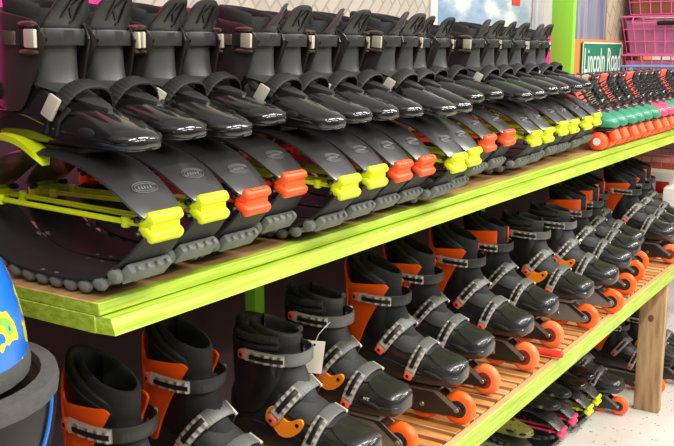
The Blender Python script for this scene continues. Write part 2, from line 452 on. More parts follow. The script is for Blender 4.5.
# ------------------------------------------------------------------ bounce boots
def make_bounce_boot(name_label, clip, shell=None, side=1, fin=False, tab=False, fancy=True):
    shell = shell or black_gloss
    root = empty('bounce_boot', name_label, 'bounce boot')
    mir = side < 0
    def B(mb, n, m, p=root, ang=38):
        if shoe[0]:
            for v in mb.bm.verts:
                if v.co.y > -.04: v.co.y = -.04 + (v.co.y + .04) * .66
                v.co.z = min(v.co.z, .20 + (v.co.z - .20) * .92)
                v.co.y -= .005; v.co.z += .006
        return mb.build(n, m, p, ang, mir)
    shoe = [False]
    SC, SL = -.038, .156          # centre and half length of the spring
    zu = lambda y: .096 + .063 * (1 - abs((y - SC) / SL) ** 2.35)
    zl = lambda y: .082 - .066 * (1 - abs((y - SC) / SL) ** 3.3)
    ys = [SC + (SL - .003) * math.sin((-1 + 2 * i / 36) * PI / 2) for i in range(37)]
    hi = [(y, zu(y)) for y in ys]; lo = [(y, zl(y)) for y in ys]
    wfun = lambda t: .0480 - .0185 * abs(2 * t - 1) ** 2.5
    mb = MB(); mb.ribbon(hi, wfun, .006, .003); ua = B(mb, 'upper_arc', arc_black)
    # raised oval badge on the front slope of the arc
    def on_arc(s_, x):       # s_ = y on the front slope
        z = zu(s_); dz = (zu(s_ + .001) - zu(s_ - .001)) / .002
        n = Vector((0, -dz, 1)).normalized(); return Vector((x, s_, z)) + n * .0058, n
    mb = MB()
    for (ra, rb) in ((.021, .013), (.017, .009)):
        ring = []
        for k in range(25):
            a = 2 * PI * k / 24; ring.append(on_arc(-.160 + rb * math.sin(a) * .55, ra * math.cos(a))[0])
        mb.tube(ring, .0009, 4)
    for k in range(5):
        p, n = on_arc(-.160, -.010 + k * .005); mb.ball(p, (.0017, .004, .0012), 6, 4, Matrix.Rotation(.9, 4, 'X'))
    B(mb, 'embossed_badge', arc_emboss, ua)
    mb = MB(); mb.ribbon(lo, wfun, .006, 0); B(mb, 'lower_arc', mat('arc_matte', (40, 40, 39), .55, spec=.25))
    mb = MB()
    tp = [(y, z - .0085) for y, z in lo if abs(y - SC) < .122]
    mb.ribbon(tp, lambda t: .039, .009, 0)
    ly = lambda y: zl(y) - .009
    for sx in (-1, 1):
        for k in range(10):
            y = SC - .1125 + .025 * k; mb.ball((sx * .0395, y, max(ly(y), .0085) + .001), (.009, .0115, .0095), 8, 6)
    for k in range(9):
        y = SC - .1 + .025 * k; mb.rbox((0, y, ly(y) - .001), (.07, .012, .008), .003)
    for sy in (-1, 1):
        R = Matrix.Rotation(sy * .8, 4, 'X')
        mb.rbox((0, SC + sy * .124, .0330), (.078, .026, .014), .005, R)
        for k in range(4): mb.rbox((-.026 + .0173 * k, SC + sy * .1325, .0370), (.006, .016, .007), .002, R)
    B(mb, 'tread', tread_grey)
    for sy in (-1, 1):
        mb = MB()
        for zz, an in ((.0960, .6), (.0820, -.6)):
            mb.rbox((0, SC + sy * .1505, zz), (.060, .026, .0142) if sy < 0 else (.05, .018, .010), .0055 if sy < 0 else .004, Matrix.Rotation(sy * an, 4, 'X'), 3)
        mb.rbox((0, SC + sy * .149, .089), (.054, .020, .018), .005)
        mb.rbox((0, SC + sy * .1555, .1020), (.036, .015, .003), .0018, Matrix.Rotation(sy * .68, 4, 'X'))
        cp = B(mb, 'hinge_clip', clip)
        mb = MB()
        for zz in (.0975, .0805):
            for sx in (-1, 1):
                mb.cyl((sx * .022, SC + sy * .144, zz), (sx * .0355, SC + sy * .140, zz), .0038, 8, bev=.001)
        B(mb, 'hinge_hook', hook_black, cp)
    mb = MB()
    for xx in (-.019, .019):
        mb.rbox((xx, SC, .089), (.0075, .285, .004), .0015)
        mb.rbox((xx, SC, .0917), (.003, .27, .003), .0008)
        for yy in (SC - .112, SC + .112): mb.cyl((xx, yy, .0835), (xx, yy, .096), .0062, 12, bev=.001)
    B(mb, 'tension_band', clip)
    mb = MB(); mb.rbox((0, SC + .01, .1605), (.05, .11, .016), .003); B(mb, 'mounting_plate', hook_black)
    # ---- shoe
    shoe[0] = True
    sec = cat([(-.172, .170, .178, .010), (-.166, .165, .185, .024), (-.15, .1625, .192, .0355), (-.115, .162, .203, .0420), (-.065, .162, .221, .0435), (-.02, .162, .243, .0425),
               (.02, .162, .258, .0405), (.06, .162, .266, .0405), (.10, .163, .262, .0385), (.13, .166, .247, .032), (.146, .176, .232, .016)], 42)
    mb = MB(); rings = []
    for y, zb, zt, hw in sec:
        zm = zb + (zt - zb) * .38; r = []
        for k in range(24):
            a = 2 * PI * k / 24; c, s_ = math.cos(a), math.sin(a)
            r.append((hw * sg(c, .82 if s_ > 0 else .5), y, zm + ((zt - zm) * sg(s_, .9) if s_ > 0 else (zm - zb) * sg(s_, .6))))
        rings.append(r)
    mb.loft(rings)
    # overlapping flap ridges running back from the toe, welt at the sole
    for sx in (-1, 1):
        mb.tube([(sx * hw * 1.0, y, zb + (zt - zb) * .36) for y, zb, zt, hw in sec[6:38]], .0016, 5)
    sh = B(mb, 'shoe_shell', shell, ang=50)
    mb = MB()
    for sx in (-1, 1):
        mb.ball((sx * .0325, -.1495, .1785), (.0125, .0075, .0042), 10, 6, Matrix.Rotation(sx * .95, 4, 'Z'))
        mb.ball((sx * .0415, -.106, .183), (.0032, .015, .0055), 10, 6)
    mb.rbox((0, -.1665, .1765), (.022, .012, .005), .002)
    B(mb, 'toe_vent', vent_black, sh)
    # soft grey flap over the instep
    mb = MB(); rings = []
    fl2 = [q for q in sec if -.112 < q[0] < .0]
    for i_, (y, zb, zt, hw) in enumerate(fl2):
        zm = zb + (zt - zb) * .38; half = math.radians(3 + 44 * min(1, i_ / (len(fl2) * .8)) ** .8); o_, n_ = [], []
        for k in range(11):
            a = PI / 2 + half * (1 - k / 5)
            for lst, g in ((o_, .0035), (n_, -.003)):
                lst.append(((hw + g) * sg(math.cos(a), .82), y, zm + (zt - zm + g) * sg(math.sin(a), .9)))
        rings.append(o_ + n_[::-1])
    mb.loft(rings); B(mb, 'instep_flap', tongue_grey, ang=55)
    # gaiter filling the ankle
    mb = MB(); rings = []
    for z, cy, rx, ry in cat([(.20, .030, .036, .062), (.225, .030, .0365, .060), (.255, .034, .037, .056), (.285, .036, .038, .060), (.315, .036, .038, .060), (.33, .036, .035, .055)], 12):
        rings.append([(rx * math.cos(a), cy + ry * math.sin(a), z) for a in [2 * PI * k / 24 for k in range(24)]])
    mb.loft(rings); B(mb, 'inner_boot', liner_black)
    # tongue plate: grey rubber, climbs the shin, flares at the top
    mb = MB()
    key = [(.212, -.052, .034, .3), (.228, -.044, .036, 1.2), (.25, -.036, .038, 1.35), (.275, -.033, .040, 1.35), (.30, -.035, .041, 1.2), (.325, -.044, .042, 1.02), (.352, -.060, .045, .9)]
    kk = cat(key, 15); twist = .75 if fin else .1
    def tsurf(u, v):
        i = v * 14; k = min(int(i), 13); f = i - k
        z, fy, rx, A = [p + (q - p) * f for p, q in zip(kk[k], kk[k + 1])]
        tw = twist * max(0, (z - .27) / .08) ** 1.2; a = u * A
        ry = .055; x_, y_ = rx * math.sin(a), fy + ry - ry * math.cos(a)
        cyx, cyy = 0, fy + ry
        c, s_ = math.cos(tw), math.sin(tw); dx, dy = x_ - cyx, y_ - cyy
        return (cyx + c * dx - s_ * dy, cyy + s_ * dx + c * dy, z - max(0, (v - .55) / .45) * .030 * abs(u) ** 3)
    mb.wall([-1 + 2 * k / 18 for k in range(19)], tsurf, 16, .005, .4, lambda z: (0, .03))
    if not fin:
        for k in range(7): pass
    tg = B(mb, 'tongue', tongue_grey, ang=60)
    # the two letters stand proud of the tongue near its top
    me = text_mesh('KJ', .036, .0012)
    mb = MB(); mb.bm.from_mesh(me); bpy.data.meshes.remove(me)
    bmesh.ops.triangulate(mb.bm, faces=mb.bm.faces)
    for v in mb.bm.verts:
        sx = -1 if mir else 1
        u = (v.co.x * .9 + v.co.y * .22) / .043 / 1.0; vv = .86 + v.co.y / .155
        q = Vector(tsurf(max(-1, min(1, u * sx)), vv)); e = Vector((q.x, q.y - .02, 0)).normalized()
        v.co = q + e * (.0012 + v.co.z)
    B(mb, 'letters', letter_black, tg, 30)
    # cuff
    def csurf(u, v):
        a = math.radians(u); au = abs(u)
        zb = .212 - .012 * math.exp(-((au - 80) / 28) ** 2) + max(0, (au - 92) / 38) ** 1.3 * .072
        zt = .330 - .022 * (au / 130) ** 2 - (max(0, (au - 112) / 18)) ** 2 * .012
        z = zb + (zt - zb) * v
        cy, rx, ry = .030 - .03 * max(0, .26 - z), .0440, .098
        if z < .25: rx += .0015
        return (rx * sg(math.sin(a), .6), cy + ry * sg(math.cos(a), .85), z)
    mb = MB(); mb.wall([-134 + 268 * k / 60 for k in range(61)], csurf, 10, .004, .4, lambda z: (0, .042))
    cf = B(mb, 'cuff', black_cuff, ang=55)
    mb = MB()
    for sx in (-1, 1):
        mb.cyl((sx * .0405, .088, .224), (sx * .0475, .088, .224), .011, 16, bev=.002)
    B(mb, 'pivot_rivet', hook_black, cf)
    # padded collar
    mb = MB()
    def lsurf(u, v):
        a = math.radians(u); zt = .342 - .014 * (abs(u) / 140) ** 2
        return (.0395 * math.sin(a), .042 + (.062 + .01 * max(0, v - .5)) * math.cos(a), .29 + (zt - .29) * v)
    mb.wall([-140 + 280 * k / 36 for k in range(37)], lsurf, 6, .012, .5, lambda z: (0, .04))
    B(mb, 'padded_collar', liner_black)
    # straps
    mb = MB(); mb.strap((0, .03, .292), (1, 0, 0), (0, -1, .04), .0450, .071, -86, 100, (0, 0, 1), .021, .0026, 48, .0008, 0, .75)
    s1 = B(mb, 'cuff_strap', strap_black, ang=25)
    mb = MB(); mb.rbox((-.0492, -.020, .292), (.006, .030, .023), .002, Matrix.Rotation(-.04, 4, 'Z'))
    s2 = B(mb, 'buckle', silver, s1)
    mb = MB()
    for dz in (.0175, -.0165): mb.ball((-.0465, -.010, .292 + dz), (.0048, .027, .0042), 12, 7)
    mb.rbox((-.0465, .040, .292), (.006, .03, .018), .002, Matrix.Rotation(.2, 4, 'Z'))
    B(mb, 'buckle_frame', dark_metal, s1)
    mb = MB(); mb.rbox((.0485, .0, .292), (.004, .012, .028), .0015); B(mb, 'strap_loop', silver, s1)
    mb = MB(); mb.strap((0, -.046, .1785), (1, 0, 0), (0, -.42, .907), .0450, .0640, -64, 100, (0, .907, .42), .022, .003, 44, .0009, 0, .8)
    s3 = B(mb, 'instep_strap', strap_black, ang=25)
    mb = MB(); mb.rbox((-.0468, -.055, .2095), (.006, .019, .030), .002, Matrix.Rotation(.45, 4, 'X') @ Matrix.Rotation(.16, 4, 'Y'))
    B(mb, 'buckle', silver, s3)
    mb = MB()
    mb.tube([(-.0435, -.040, .18), (-.046, -.048, .196), (-.0435, -.062, .212)], .004, 6)
    mb.tube([(-.0435, -.058, .178), (-.046, -.066, .194), (-.041, -.080, .208)], .0035, 6)
    B(mb, 'buckle_lever', hook_black, s3)
    shoe[0] = False
    if tab:
        mb = MB()
        mb.loft([[(x_ * w, y, z + h) for x_, h in ((-1, .004), (1, .004), (1, -.004), (-1, -.004))] for y, z, w in cat([(.055, .172, .004), (.03, .174, .010), (.0, .170, .0125), (-.028, .158, .013), (-.037, .149, .006)], 12)])
        for v in mb.bm.verts: v.co.x -= .038
        B(mb, 'heel_tab', neon_yellow)
    return root

KJ = [  # x, y, rock
 (0.722, 0.897, -0.025), (0.815, 0.913, 0.014), (0.909, 0.915, -0.03), (1.003, 0.929, 0.039), (1.095, 0.887, -0.048), (1.184, 0.897, -0.012), (1.279, 0.903, -0.035), (1.372, 0.907, -0.048), (1.463, 0.886, -0.074), (1.561, 0.902, -0.074), (1.706, 0.945, 0.015), (1.816, 0.95, 0.027), (1.927, 0.924, -0.035), (2.02, 0.929, -0.036), (2.139, 0.942, 0.012), (2.236, 0.946, 0.003), (2.346, 0.949, 0.005), (2.447, 0.958, 0.023)]
CL = 'YYOOYYOOYYOOYYYYYY'
WHO = ['leftmost black bounce boot with yellow clip and a yellow heel tab', 'black bounce boot with yellow clip, second from the left on the top shelf',
 'first orange-clipped black bounce boot from the left, silver cuff buckle showing', 'black bounce boot with orange clip raised higher, right of the first orange-clipped one',
 'black bounce boot with yellow clip just right of the two nearest orange-clipped boots', 'black bounce boot with yellow clip, sixth from the left, wide lettered tongue',
 'black bounce boot with orange clip, seventh from the left on the top shelf', 'black bounce boot with orange clip, eighth from the left on the top shelf',
 'black bounce boot with yellow clip, ninth from the left, pushed close to the shelf edge', 'black bounce boot with yellow clip, tenth from the left, before the far orange pair',
 'nearer boot of the far orange-clipped black pair on the top shelf', 'farther boot of the far orange-clipped black pair, last orange clip of the row',
 'black bounce boot with yellow clip right after the last orange-clipped pair', 'black bounce boot with yellow clip, second after the last orange-clipped pair',
 'black bounce boot with yellow clip, fourth from the roller skate end', 'black bounce boot with yellow clip, third from the roller skate end',
 'black bounce boot with yellow clip, second from the roller skate end', 'last black bounce boot of the row, yellow clip, next to the green-toed skates']
protos = {}
G_KJ = 'bounce boots on the top shelf'
for i, (x, y, rk) in enumerate(KJ):
    odd = i % 2 == 0
    fin = i in (2, 4, 6, 10, 12, 16) if i not in (0,) else False
    fin = i in (4, 6, 8, 12, 16)
    key = (CL[i], odd, fin, i == 0)
    if key not in protos:
        o = make_bounce_boot(WHO[i], neon_yellow if CL[i] == 'Y' else neon_orange, None, 1 if odd else -1, fin, i == 0)
        protos[key] = o; index_kids()
    else:
        o = copy_tree(protos[key]); o['label'] = WHO[i]
    o['group'] = G_KJ
    o.scale = (.88, 1, 1)
    settle(o, x, y, TOP, random.uniform(-.008, .008), rk)

# ------------------------------------------------------------------ inline skates
def make_inline(label, style, frame, wheelm=None, text=False):
    """style: 'orange' tall cuff, 'band' black cuff with an orange upper band, 'soft' black soft boot with an orange link"""
    wheelm = wheelm or wheel_orange
    root = empty('inline_skate', label, 'inline skate')
    B = lambda mb, n, m, p=root, ang=38: mb.build(n, m, p, ang)
    WY = (-.142, -.061, .020, .101)
    for y in WY:
        mb = MB(); rings = []
        prof = [(.0115, .016), (.012, .026), (.0105, .033), (.006, .0368), (0, .038), (-.006, .0368), (-.0105, .033), (-.012, .026), (-.0115, .016)]
        for xx, r in prof: rings.append([(xx, y + r * math.cos(a), .038 + r * math.sin(a)) for a in [2 * PI * k / 28 for k in range(28)]])
        mb.loft(rings); w = B(mb, 'wheel', wheelm, ang=50)
        mb = MB(); mb.cyl((-.0122, y, .038), (.0122, y, .038), .0205, 20, bev=.001)
        for k in range(5):
            a = 2 * PI * k / 5; mb.rbox((0, y + .014 * math.cos(a), .038 + .014 * math.sin(a)), (.026, .004, .012), .001, Matrix.Rotation(a - PI / 2, 4, 'X'))
        mb.cyl((-.0145, y, .038), (.0145, y, .038), .008, 12)
        B(mb, 'hub', hub_red if wheelm is wheel_salmon else frame_black, w)
    out = cat([(-.154, .034), (-.150, .044), (-.128, .056), (-.100, .074), (-.07, .083), (.0, .083), (.09, .094), (.125, .090), (.122, .06), (.115, .034), (.105, .022), (.085, .020), (.055, .024), (.02, .019), (-.02, .022), (-.061, .018), (-.10, .022), (-.130, .023), (-.146, .025), (-.154, .034)], 70)[:-1]
    mb = MB()
    for sx in (-1, 1): mb.plate(out, sx * .0150, sx * .0185, .0008)
    mb.rbox((0, -.07, .083), (.058, .075, .010), .003); mb.rbox((0, .085, .092), (.052, .075, .010), .003)
    fr = B(mb, 'frame', frame)
    mb = MB()
    for y in WY: mb.cyl((-.0205, y, .038), (.0205, y, .038), .0058, 10, bev=.001)
    B(mb, 'axle_bolt', steel, fr)
    mb = MB()
    for sx in (-1, 1): mb.plate([(-.148, .042), (-.094, .079), (.06, .079), (.06, .072), (-.088, .071), (-.138, .037)], sx * .0186, sx * .0196, 0)
    B(mb, 'frame_stripe', frame_grey if frame is frame_black else frame_black, fr)
    # shell
    sec = cat([(-.157, .110, .134, .013), (-.152, .101, .141, .028), (-.135, .0925, .149, .0395), (-.098, .089, .157, .0465), (-.055, .088, .172, .0475), (-.012, .088, .196, .0445),
               (.03, .089, .216, .0425), (.07, .0905, .226, .0420), (.108, .093, .222, .0385), (.134, .101, .205, .029), (.146, .118, .185, .012)], 40)
    mb = MB(); rings = []
    for y, zb, zt, hw in sec:
        zm = zb + (zt - zb) * .42; r = []
        for k in range(24):
            a = 2 * PI * k / 24; c, s_ = math.cos(a), math.sin(a)
            r.append((hw * sg(c, .72 if s_ > 0 else .5), y, zm + ((zt - zm) * sg(s_, .85) if s_ > 0 else (zm - zb) * sg(s_, .6))))
        rings.append(r)
    mb.loft(rings)
    for sx in (-1, 1):
        mb.tube([(sx * hw * .985, y, zb + (zt - zb) * .40) for y, zb, zt, hw in sec[5:36]], .0018, 5)
        mb.tube([(sx * hw * .80, y, zb + (zt - zb) * .80) for y, zb, zt, hw in sec[5:20]], .0016, 5)
    sh = B(mb, 'shoe_shell', skate_shell, ang=50)
    mb = MB()
    for sx in (-1, 1):
        mb.ball((sx * .0484, -.094, .120), (.0045, .026, .0062), 10, 6, Matrix.Rotation(.22, 4, 'X'))
        mb.ball((sx * .0478, -.055, .110), (.0025, .016, .003), 10, 6)
    B(mb, 'side_vent', vent_black, sh)
    mb = MB(); rings = []
    fl3 = [q for q in sec if -.1535 < q[0] < -.078]
    for i_, (y, zb, zt, hw) in enumerate(fl3):
        zm = zb + (zt - zb) * .42; u_ = i_ / (len(fl3) - 1); half = math.radians(50 + 22 * math.sin(PI * u_) - 14 * u_); o_, n_ = [], []
        for k in range(13):
            a = PI / 2 + half * (1 - k / 6)
            for lst, g in ((o_, .0030), (n_, -.003)):
                lst.append(((hw + g) * sg(math.cos(a), .72), y, zm + (zt - zm + g) * sg(math.sin(a), .85)))
        rings.append(o_ + n_[::-1])
    mb.loft(rings); B(mb, 'toe_panel', skate_shell, ang=50)
    mb = MB(); rings = []
    fl2 = [q for q in sec if -.085 < q[0] < .03]
    for i_, (y, zb, zt, hw) in enumerate(fl2):
        zm = zb + (zt - zb) * .42; half = math.radians(30 + 34 * min(1, i_ / (len(fl2) * .5)) ** .7); o_, n_ = [], []
        for k in range(11):
            a = PI / 2 + half * (1 - k / 5)
            for lst, g in ((o_, .0035), (n_, -.003)):
                lst.append(((hw + g) * sg(math.cos(a), .72), y, zm + (zt - zm + g) * sg(math.sin(a), .85)))
        rings.append(o_ + n_[::-1])
    mb.loft(rings); B(mb, 'instep_flap', skate_soft, ang=55)
    # inner boot padding and tongue
    high = style != 'soft'
    rear, front = (.364, .296) if high else (.324, .290)
    mb = MB()
    def lsurf(u, v):
        a = math.radians(u); zt = front + (rear - front) * (math.cos(a) * .5 + .5)
        z = .17 + (zt - .17) * v; g = 1 + .10 * max(0, v - .6) ** 1.5
        return (.0405 * g * math.sin(a), .062 + .02 * (v - .5) + (.060 * g) * math.cos(a), z)
    mb.wall([-146 + 292 * k / 44 for k in range(45)], lsurf, 9, .013, .55, lambda z: (0, .062))
    ln = B(mb, 'liner', liner_sheen, ang=60)
    mb = MB()
    mb.tube([Vector(lsurf(u, .93)) * 1.0 for u in range(-136, 137, 8)], .0022, 5)
    B(mb, 'piping', liner_black, ln)
    mb = MB()
    kk = cat([(.175, -.040, .034, .9), (.20, -.030, .035, 1.3), (.24, -.010, .034, 1.9), (.272, .002, .033, 2.3), (.288, .003, .033, 2.4), (.318 if high else .304, .001, .034, 2.45)], 12)
    def tsurf(u, v):
        i = v * 11; k = min(int(i), 10); f = i - k
        z, fy, rx, A = [p + (q - p) * f for p, q in zip(kk[k], kk[k + 1])]
        a = u * A; return (rx * math.sin(a), fy + .053 - .053 * math.cos(a), z + (.040 if high else .022) * max(0, 2 * v - 1) * (1 - math.cos(a)) / 2)
    mb.wall([-1 + 2 * k / 16 for k in range(17)], tsurf, 13, .010, .6, lambda z: (0, .06))
    B(mb, 'tongue', liner_black if high else skate_soft, ang=60)
    mb = MB(); rings = []
    for z in (.16, .2, .25, .285): rings.append([(.03 * math.cos(a), .055 + .045 * math.sin(a), z) for a in [2 * PI * k / 16 for k in range(16)]])
    mb.loft(rings); B(mb, 'footbed_padding', liner_black)
    # cuff
    def csurf(u, v):
        a = math.radians(u); au = abs(u)
        if style == 'orange':
            zb = .205 - .048 * math.exp(-((au - 62) / 26) ** 2) + max(0, (au - 70) / 60) ** 1.1 * .094
            zt = .345 - .048 * min(1, au / 52) ** 1.3 + .008 * max(0, (au - 60) / 70)
            zt -= max(0, (au - 118) / 12) ** 2 * .008
        elif style == 'band':
            zb = .205 - .030 * math.exp(-((au - 66) / 26) ** 2) + max(0, (au - 74) / 56) ** 1.15 * .060
            zt = .292 + .004 * math.cos(a)
        else:
            zb = .20 - .04 * math.exp(-((au - 70) / 40) ** 2) + max(0, (au - 90) / 40) ** 1.3 * .05
            zt = .284 + .010 * math.cos(a)
        z = zb + (zt - zb) * v; q = (z - .2)
        return (.0475 * sg(math.sin(a), .75), .060 + .15 * q * .2 + .074 * sg(math.cos(a), .9), z)
    mb = MB(); mb.wall([-130 + 260 * k / 52 for k in range(53)], csurf, 9, .004, .4, lambda z: (0, .06))
    cf = B(mb, 'cuff', cuff_orange if style == 'orange' else (skate_shell if style == 'soft' else skate_shell), ang=55)
    if style == 'orange':
        mb = MB()
        for u in (-150, 150): pass
        for sx in (-1, 1):
            mb.tube([(sx * .030, .121, .205), (sx * .0355, .116, .26), (sx * .033, .120, .31)], .0035, 6)
        B(mb, 'cuff_rib', cuff_orange, cf)
    if style == 'band':
        mb = MB()
        def bs(u, v):
            a = math.radians(u); zt = .312 - .006 * math.cos(a); z = .272 + (zt - .272) * v
            return (.0495 * sg(math.sin(a), .75), .062 + .076 * sg(math.cos(a), .9), z)
        mb.wall([-132 + 264 * k / 40 for k in range(41)], bs, 5, .004, .4, lambda z: (0, .06))
        B(mb, 'cuff_band', cuff_orange, cf, 55)
    if style == 'soft':
        mb = MB()
        for sx in (-1, 1):
            poly = cat([(.045, .158), (.040, .176), (.026, .182), (.016, .170), (.0, .158), (-.014, .163), (-.030, .168), (-.034, .158), (-.022, .140), (.002, .128), (.018, .132), (.030, .146), (.045, .158)], 40)[:-1]
            mb.plate(poly, sx * .0440, sx * .0492, .001)
        lk = B(mb, 'ankle_link', link_orange)
        mb = MB()
        for sx in (-1, 1):
            for y, z in ((.031, .169), (-.022, .156)): mb.cyl((sx * .047, y, z), (sx * .0500, y, z), .004, 10)
        B(mb, 'link_rivet', hook_black, lk)
        mb = MB()      # folded collar rolls of the soft cuff
        for zc, rr in ((.303, .0075), (.289, .006)):
            mb.tube([(.047 * math.sin(math.radians(u)), .062 + .068 * math.cos(math.radians(u)), zc) for u in range(-125, 126, 10)], rr, 8)
        B(mb, 'collar_roll', skate_soft, cf, 60)
    # three ratchet straps, buckles on the -x side
    def ratchet(nm, c, eb, w, a, b, t_btn, t_b1, t_end, wd):
        mb = MB(); mb.strap(c, (1, 0, 0), eb, a, b, t_b1 - 8, t_end, w, wd, .003, 40, .0009, 0, .8)
        st = B(mb, nm, strap_black if (nm == 'cuff_strap' and high) else strap_grey, root, 25)
        mb = MB(); mb.strap(c, (1, 0, 0), eb, a, b, t_btn, t_b1, w, wd * .90, .0060, 10, .0032, .003, .8)
        bk = B(mb, 'buckle', buckle_clear, st, 30)
        mb = MB(); mb.strap(c, (1, 0, 0), eb, a, b, t_btn + 11, t_b1 - 2, w, wd * .34, .0012, 9, .0004, .0112, .8)
        B(mb, 'buckle_slot', hook_black, bk)
        t = math.radians(t_btn - 1); C = Vector(c); E = Vector(eb)
        p = C + Vector((1, 0, 0)) * (a * sg(math.sin(t), .8)) + E * (b * sg(math.cos(t), .8))
        o = (Vector((1, 0, 0)) * (sg(math.sin(t), 1.2) / a) + E * (sg(math.cos(t), 1.2) / b)).normalized(); W = Vector(w).normalized(); T = o.cross(W)
        M = Matrix((T, W, o)).transposed().to_4x4()
        mb = MB(); mb.rbox(p + o * .007, (.019, wd * .74, .012), .004, M); bt = B(mb, 'release_button', button_red, bk)
        mb = MB(); mb.cyl(p + o * .010, p + o * .0136, .0036, 8); B(mb, 'button_rivet', hook_black, bk)
        mb = MB(); t = math.radians(t_end - 55); p = C + Vector((1, 0, 0)) * (a * sg(math.sin(t), .8)) + E * (b * sg(math.cos(t), .8)); o = (Vector((1, 0, 0)) * (sg(math.sin(t), 1.2) / a) + E * (sg(math.cos(t), 1.2) / b)).normalized(); T = o.cross(W)
        mb.rbox(p + o * .003, (.008, wd * 1.12, .006), .0015, Matrix((T, W, o)).transposed().to_4x4())
        B(mb, 'strap_end', strap_grey if nm == 'cuff_strap' and high else silver, st)
    ratchet('cuff_strap', (0, .058, .272), (0, -1, -.05), (0, 0, 1), .0505, .072, -106, -50, 108, .023)
    ratchet('ankle_strap', (0, .022, .166), (0, -.60, .80), (0, .80, .60), .0485, .066, -92, -34, 96, .028)
    ratchet('toe_strap', (0, -.045, .116), (0, -.35, .937), (0, .937, .35), .0505, .0640, -90, -32, 92, .026)
    if text:
        me = text_mesh('FIT', .011, .0004); mb = MB(); mb.bm.from_mesh(me); bpy.data.meshes.remove(me)
        mb.xf(mb.bm.verts, Matrix.Translation((-.0492, -.088, .128)) @ Matrix.Rotation(-PI / 2, 4, 'Z') @ Matrix.Rotation(PI / 2, 4, 'X'))
        B(mb, 'lettering', white_mark, sh)
    return root

SK = [  # x, y, yaw, style, frame, wheel, label
 (.868, .918, .0, 'orange', 'b', 0, 'orange-cuffed inline skate at the left end under the green board corner'),
 (1.070, .955, .0, 'orange', 'b', 0, 'orange-cuffed inline skate, second from the left on the slatted shelf'),
 (1.255, .905, .08, 'soft', 'g', 0, 'black soft inline skate with orange ankle link, left of the tagged one'),
 (1.487, .965, .0, 'soft', 'g', 0, 'black inline skate with a white price tag hanging behind, grey frame'),
 (1.690, .940, .08, 'orange', 'b', 0, 'orange-cuffed inline skate just right of the price-tagged black skate'),
 (1.895, .965, -.01, 'orange', 'b', 1, 'orange-cuffed inline skate, fifth wheel tip from the right of the red handle, black frame'),
 (2.105, .948, -.03, 'orange', 'b', 1, 'orange-cuffed inline skate directly left of the red handle'),
 (2.315, .958, -.02, 'band', 'b', 1, 'black inline skate with orange cuff band behind the red handle'),
 (2.534, .930, -.02, 'soft', 'g', 0, 'black soft inline skate with grey frame right of the red handle'),
 (2.730, .916, .04, 'soft', 'g', 0, 'black soft inline skate with orange link, second to the right of the red handle'),
 (2.965, .942, .06, 'band', 'b', 0, 'black inline skate with orange band, third from the big orange cuff at right'),
 (3.175, .968, .01, 'band', 'b', 0, 'black inline skate with orange band, second left of the big orange cuff at right'),
 (3.345, 1.000, .01, 'band', 'b', 0, 'black inline skate set back, immediately left of the big orange cuff at right'),
 (3.525, .928, .01, 'orange', 'b', 1, 'orange-cuffed inline skate above the wooden leg at the right'),
 (3.705, .940, .0, 'orange', 'b', 1, 'orange-cuffed inline skate at the right edge, past the wooden leg'),
 (3.880, .965, .0, 'band', 'b', 0, 'farthest black inline skate at the right end of the slatted shelf')]
SK[5] = SK[5][:6] + ('orange-cuffed inline skate with salmon wheel, second left of the red handle',)
sp = {}
def add_skate(x, y, z, yaw, style, fr, wh, label, group, text=False, rock=0):
    key = (style, fr, wh, text)
    if key not in sp:
        o = make_inline(label, style, frame_black if fr == 'b' else frame_grey, wheel_salmon if wh else wheel_orange, text); sp[key] = o; index_kids()
    else:
        o = copy_tree(sp[key]); o['label'] = label
    o['group'] = group
    place(o, x, y, z, yaw, rock, 0)
    return o
for i, (x, y, yaw, style, fr, wh, label) in enumerate(SK):
    add_skate(x, y, LOW + .0005, yaw, style, fr, wh, label, 'inline skates on the slatted shelf', text=(i == 3))

# price tag hanging from the cuff
t = empty('price_tag', 'blank white price tag hanging on a black inline skate', 'tag'); t.location = (1.388, .965, LOW + .248)
t.rotation_euler = (.05, .12, -.85)
b = MB(); b.rbox((0, 0, -.034), (.042, .0012, .068), .0004); pt = b.build('card', paper_white, t)
b = MB(); b.cyl((0, -.0014, -.008), (0, .0014, -.008), .0025, 10); b.build('punched_hole', vent_black, pt)
b = MB(); b.tube([(0, 0, -.007), (.006, .004, .012), (.016, .012, .022), (.03, .03, .03)], .0008, 5); b.build('string', white_mark, t)

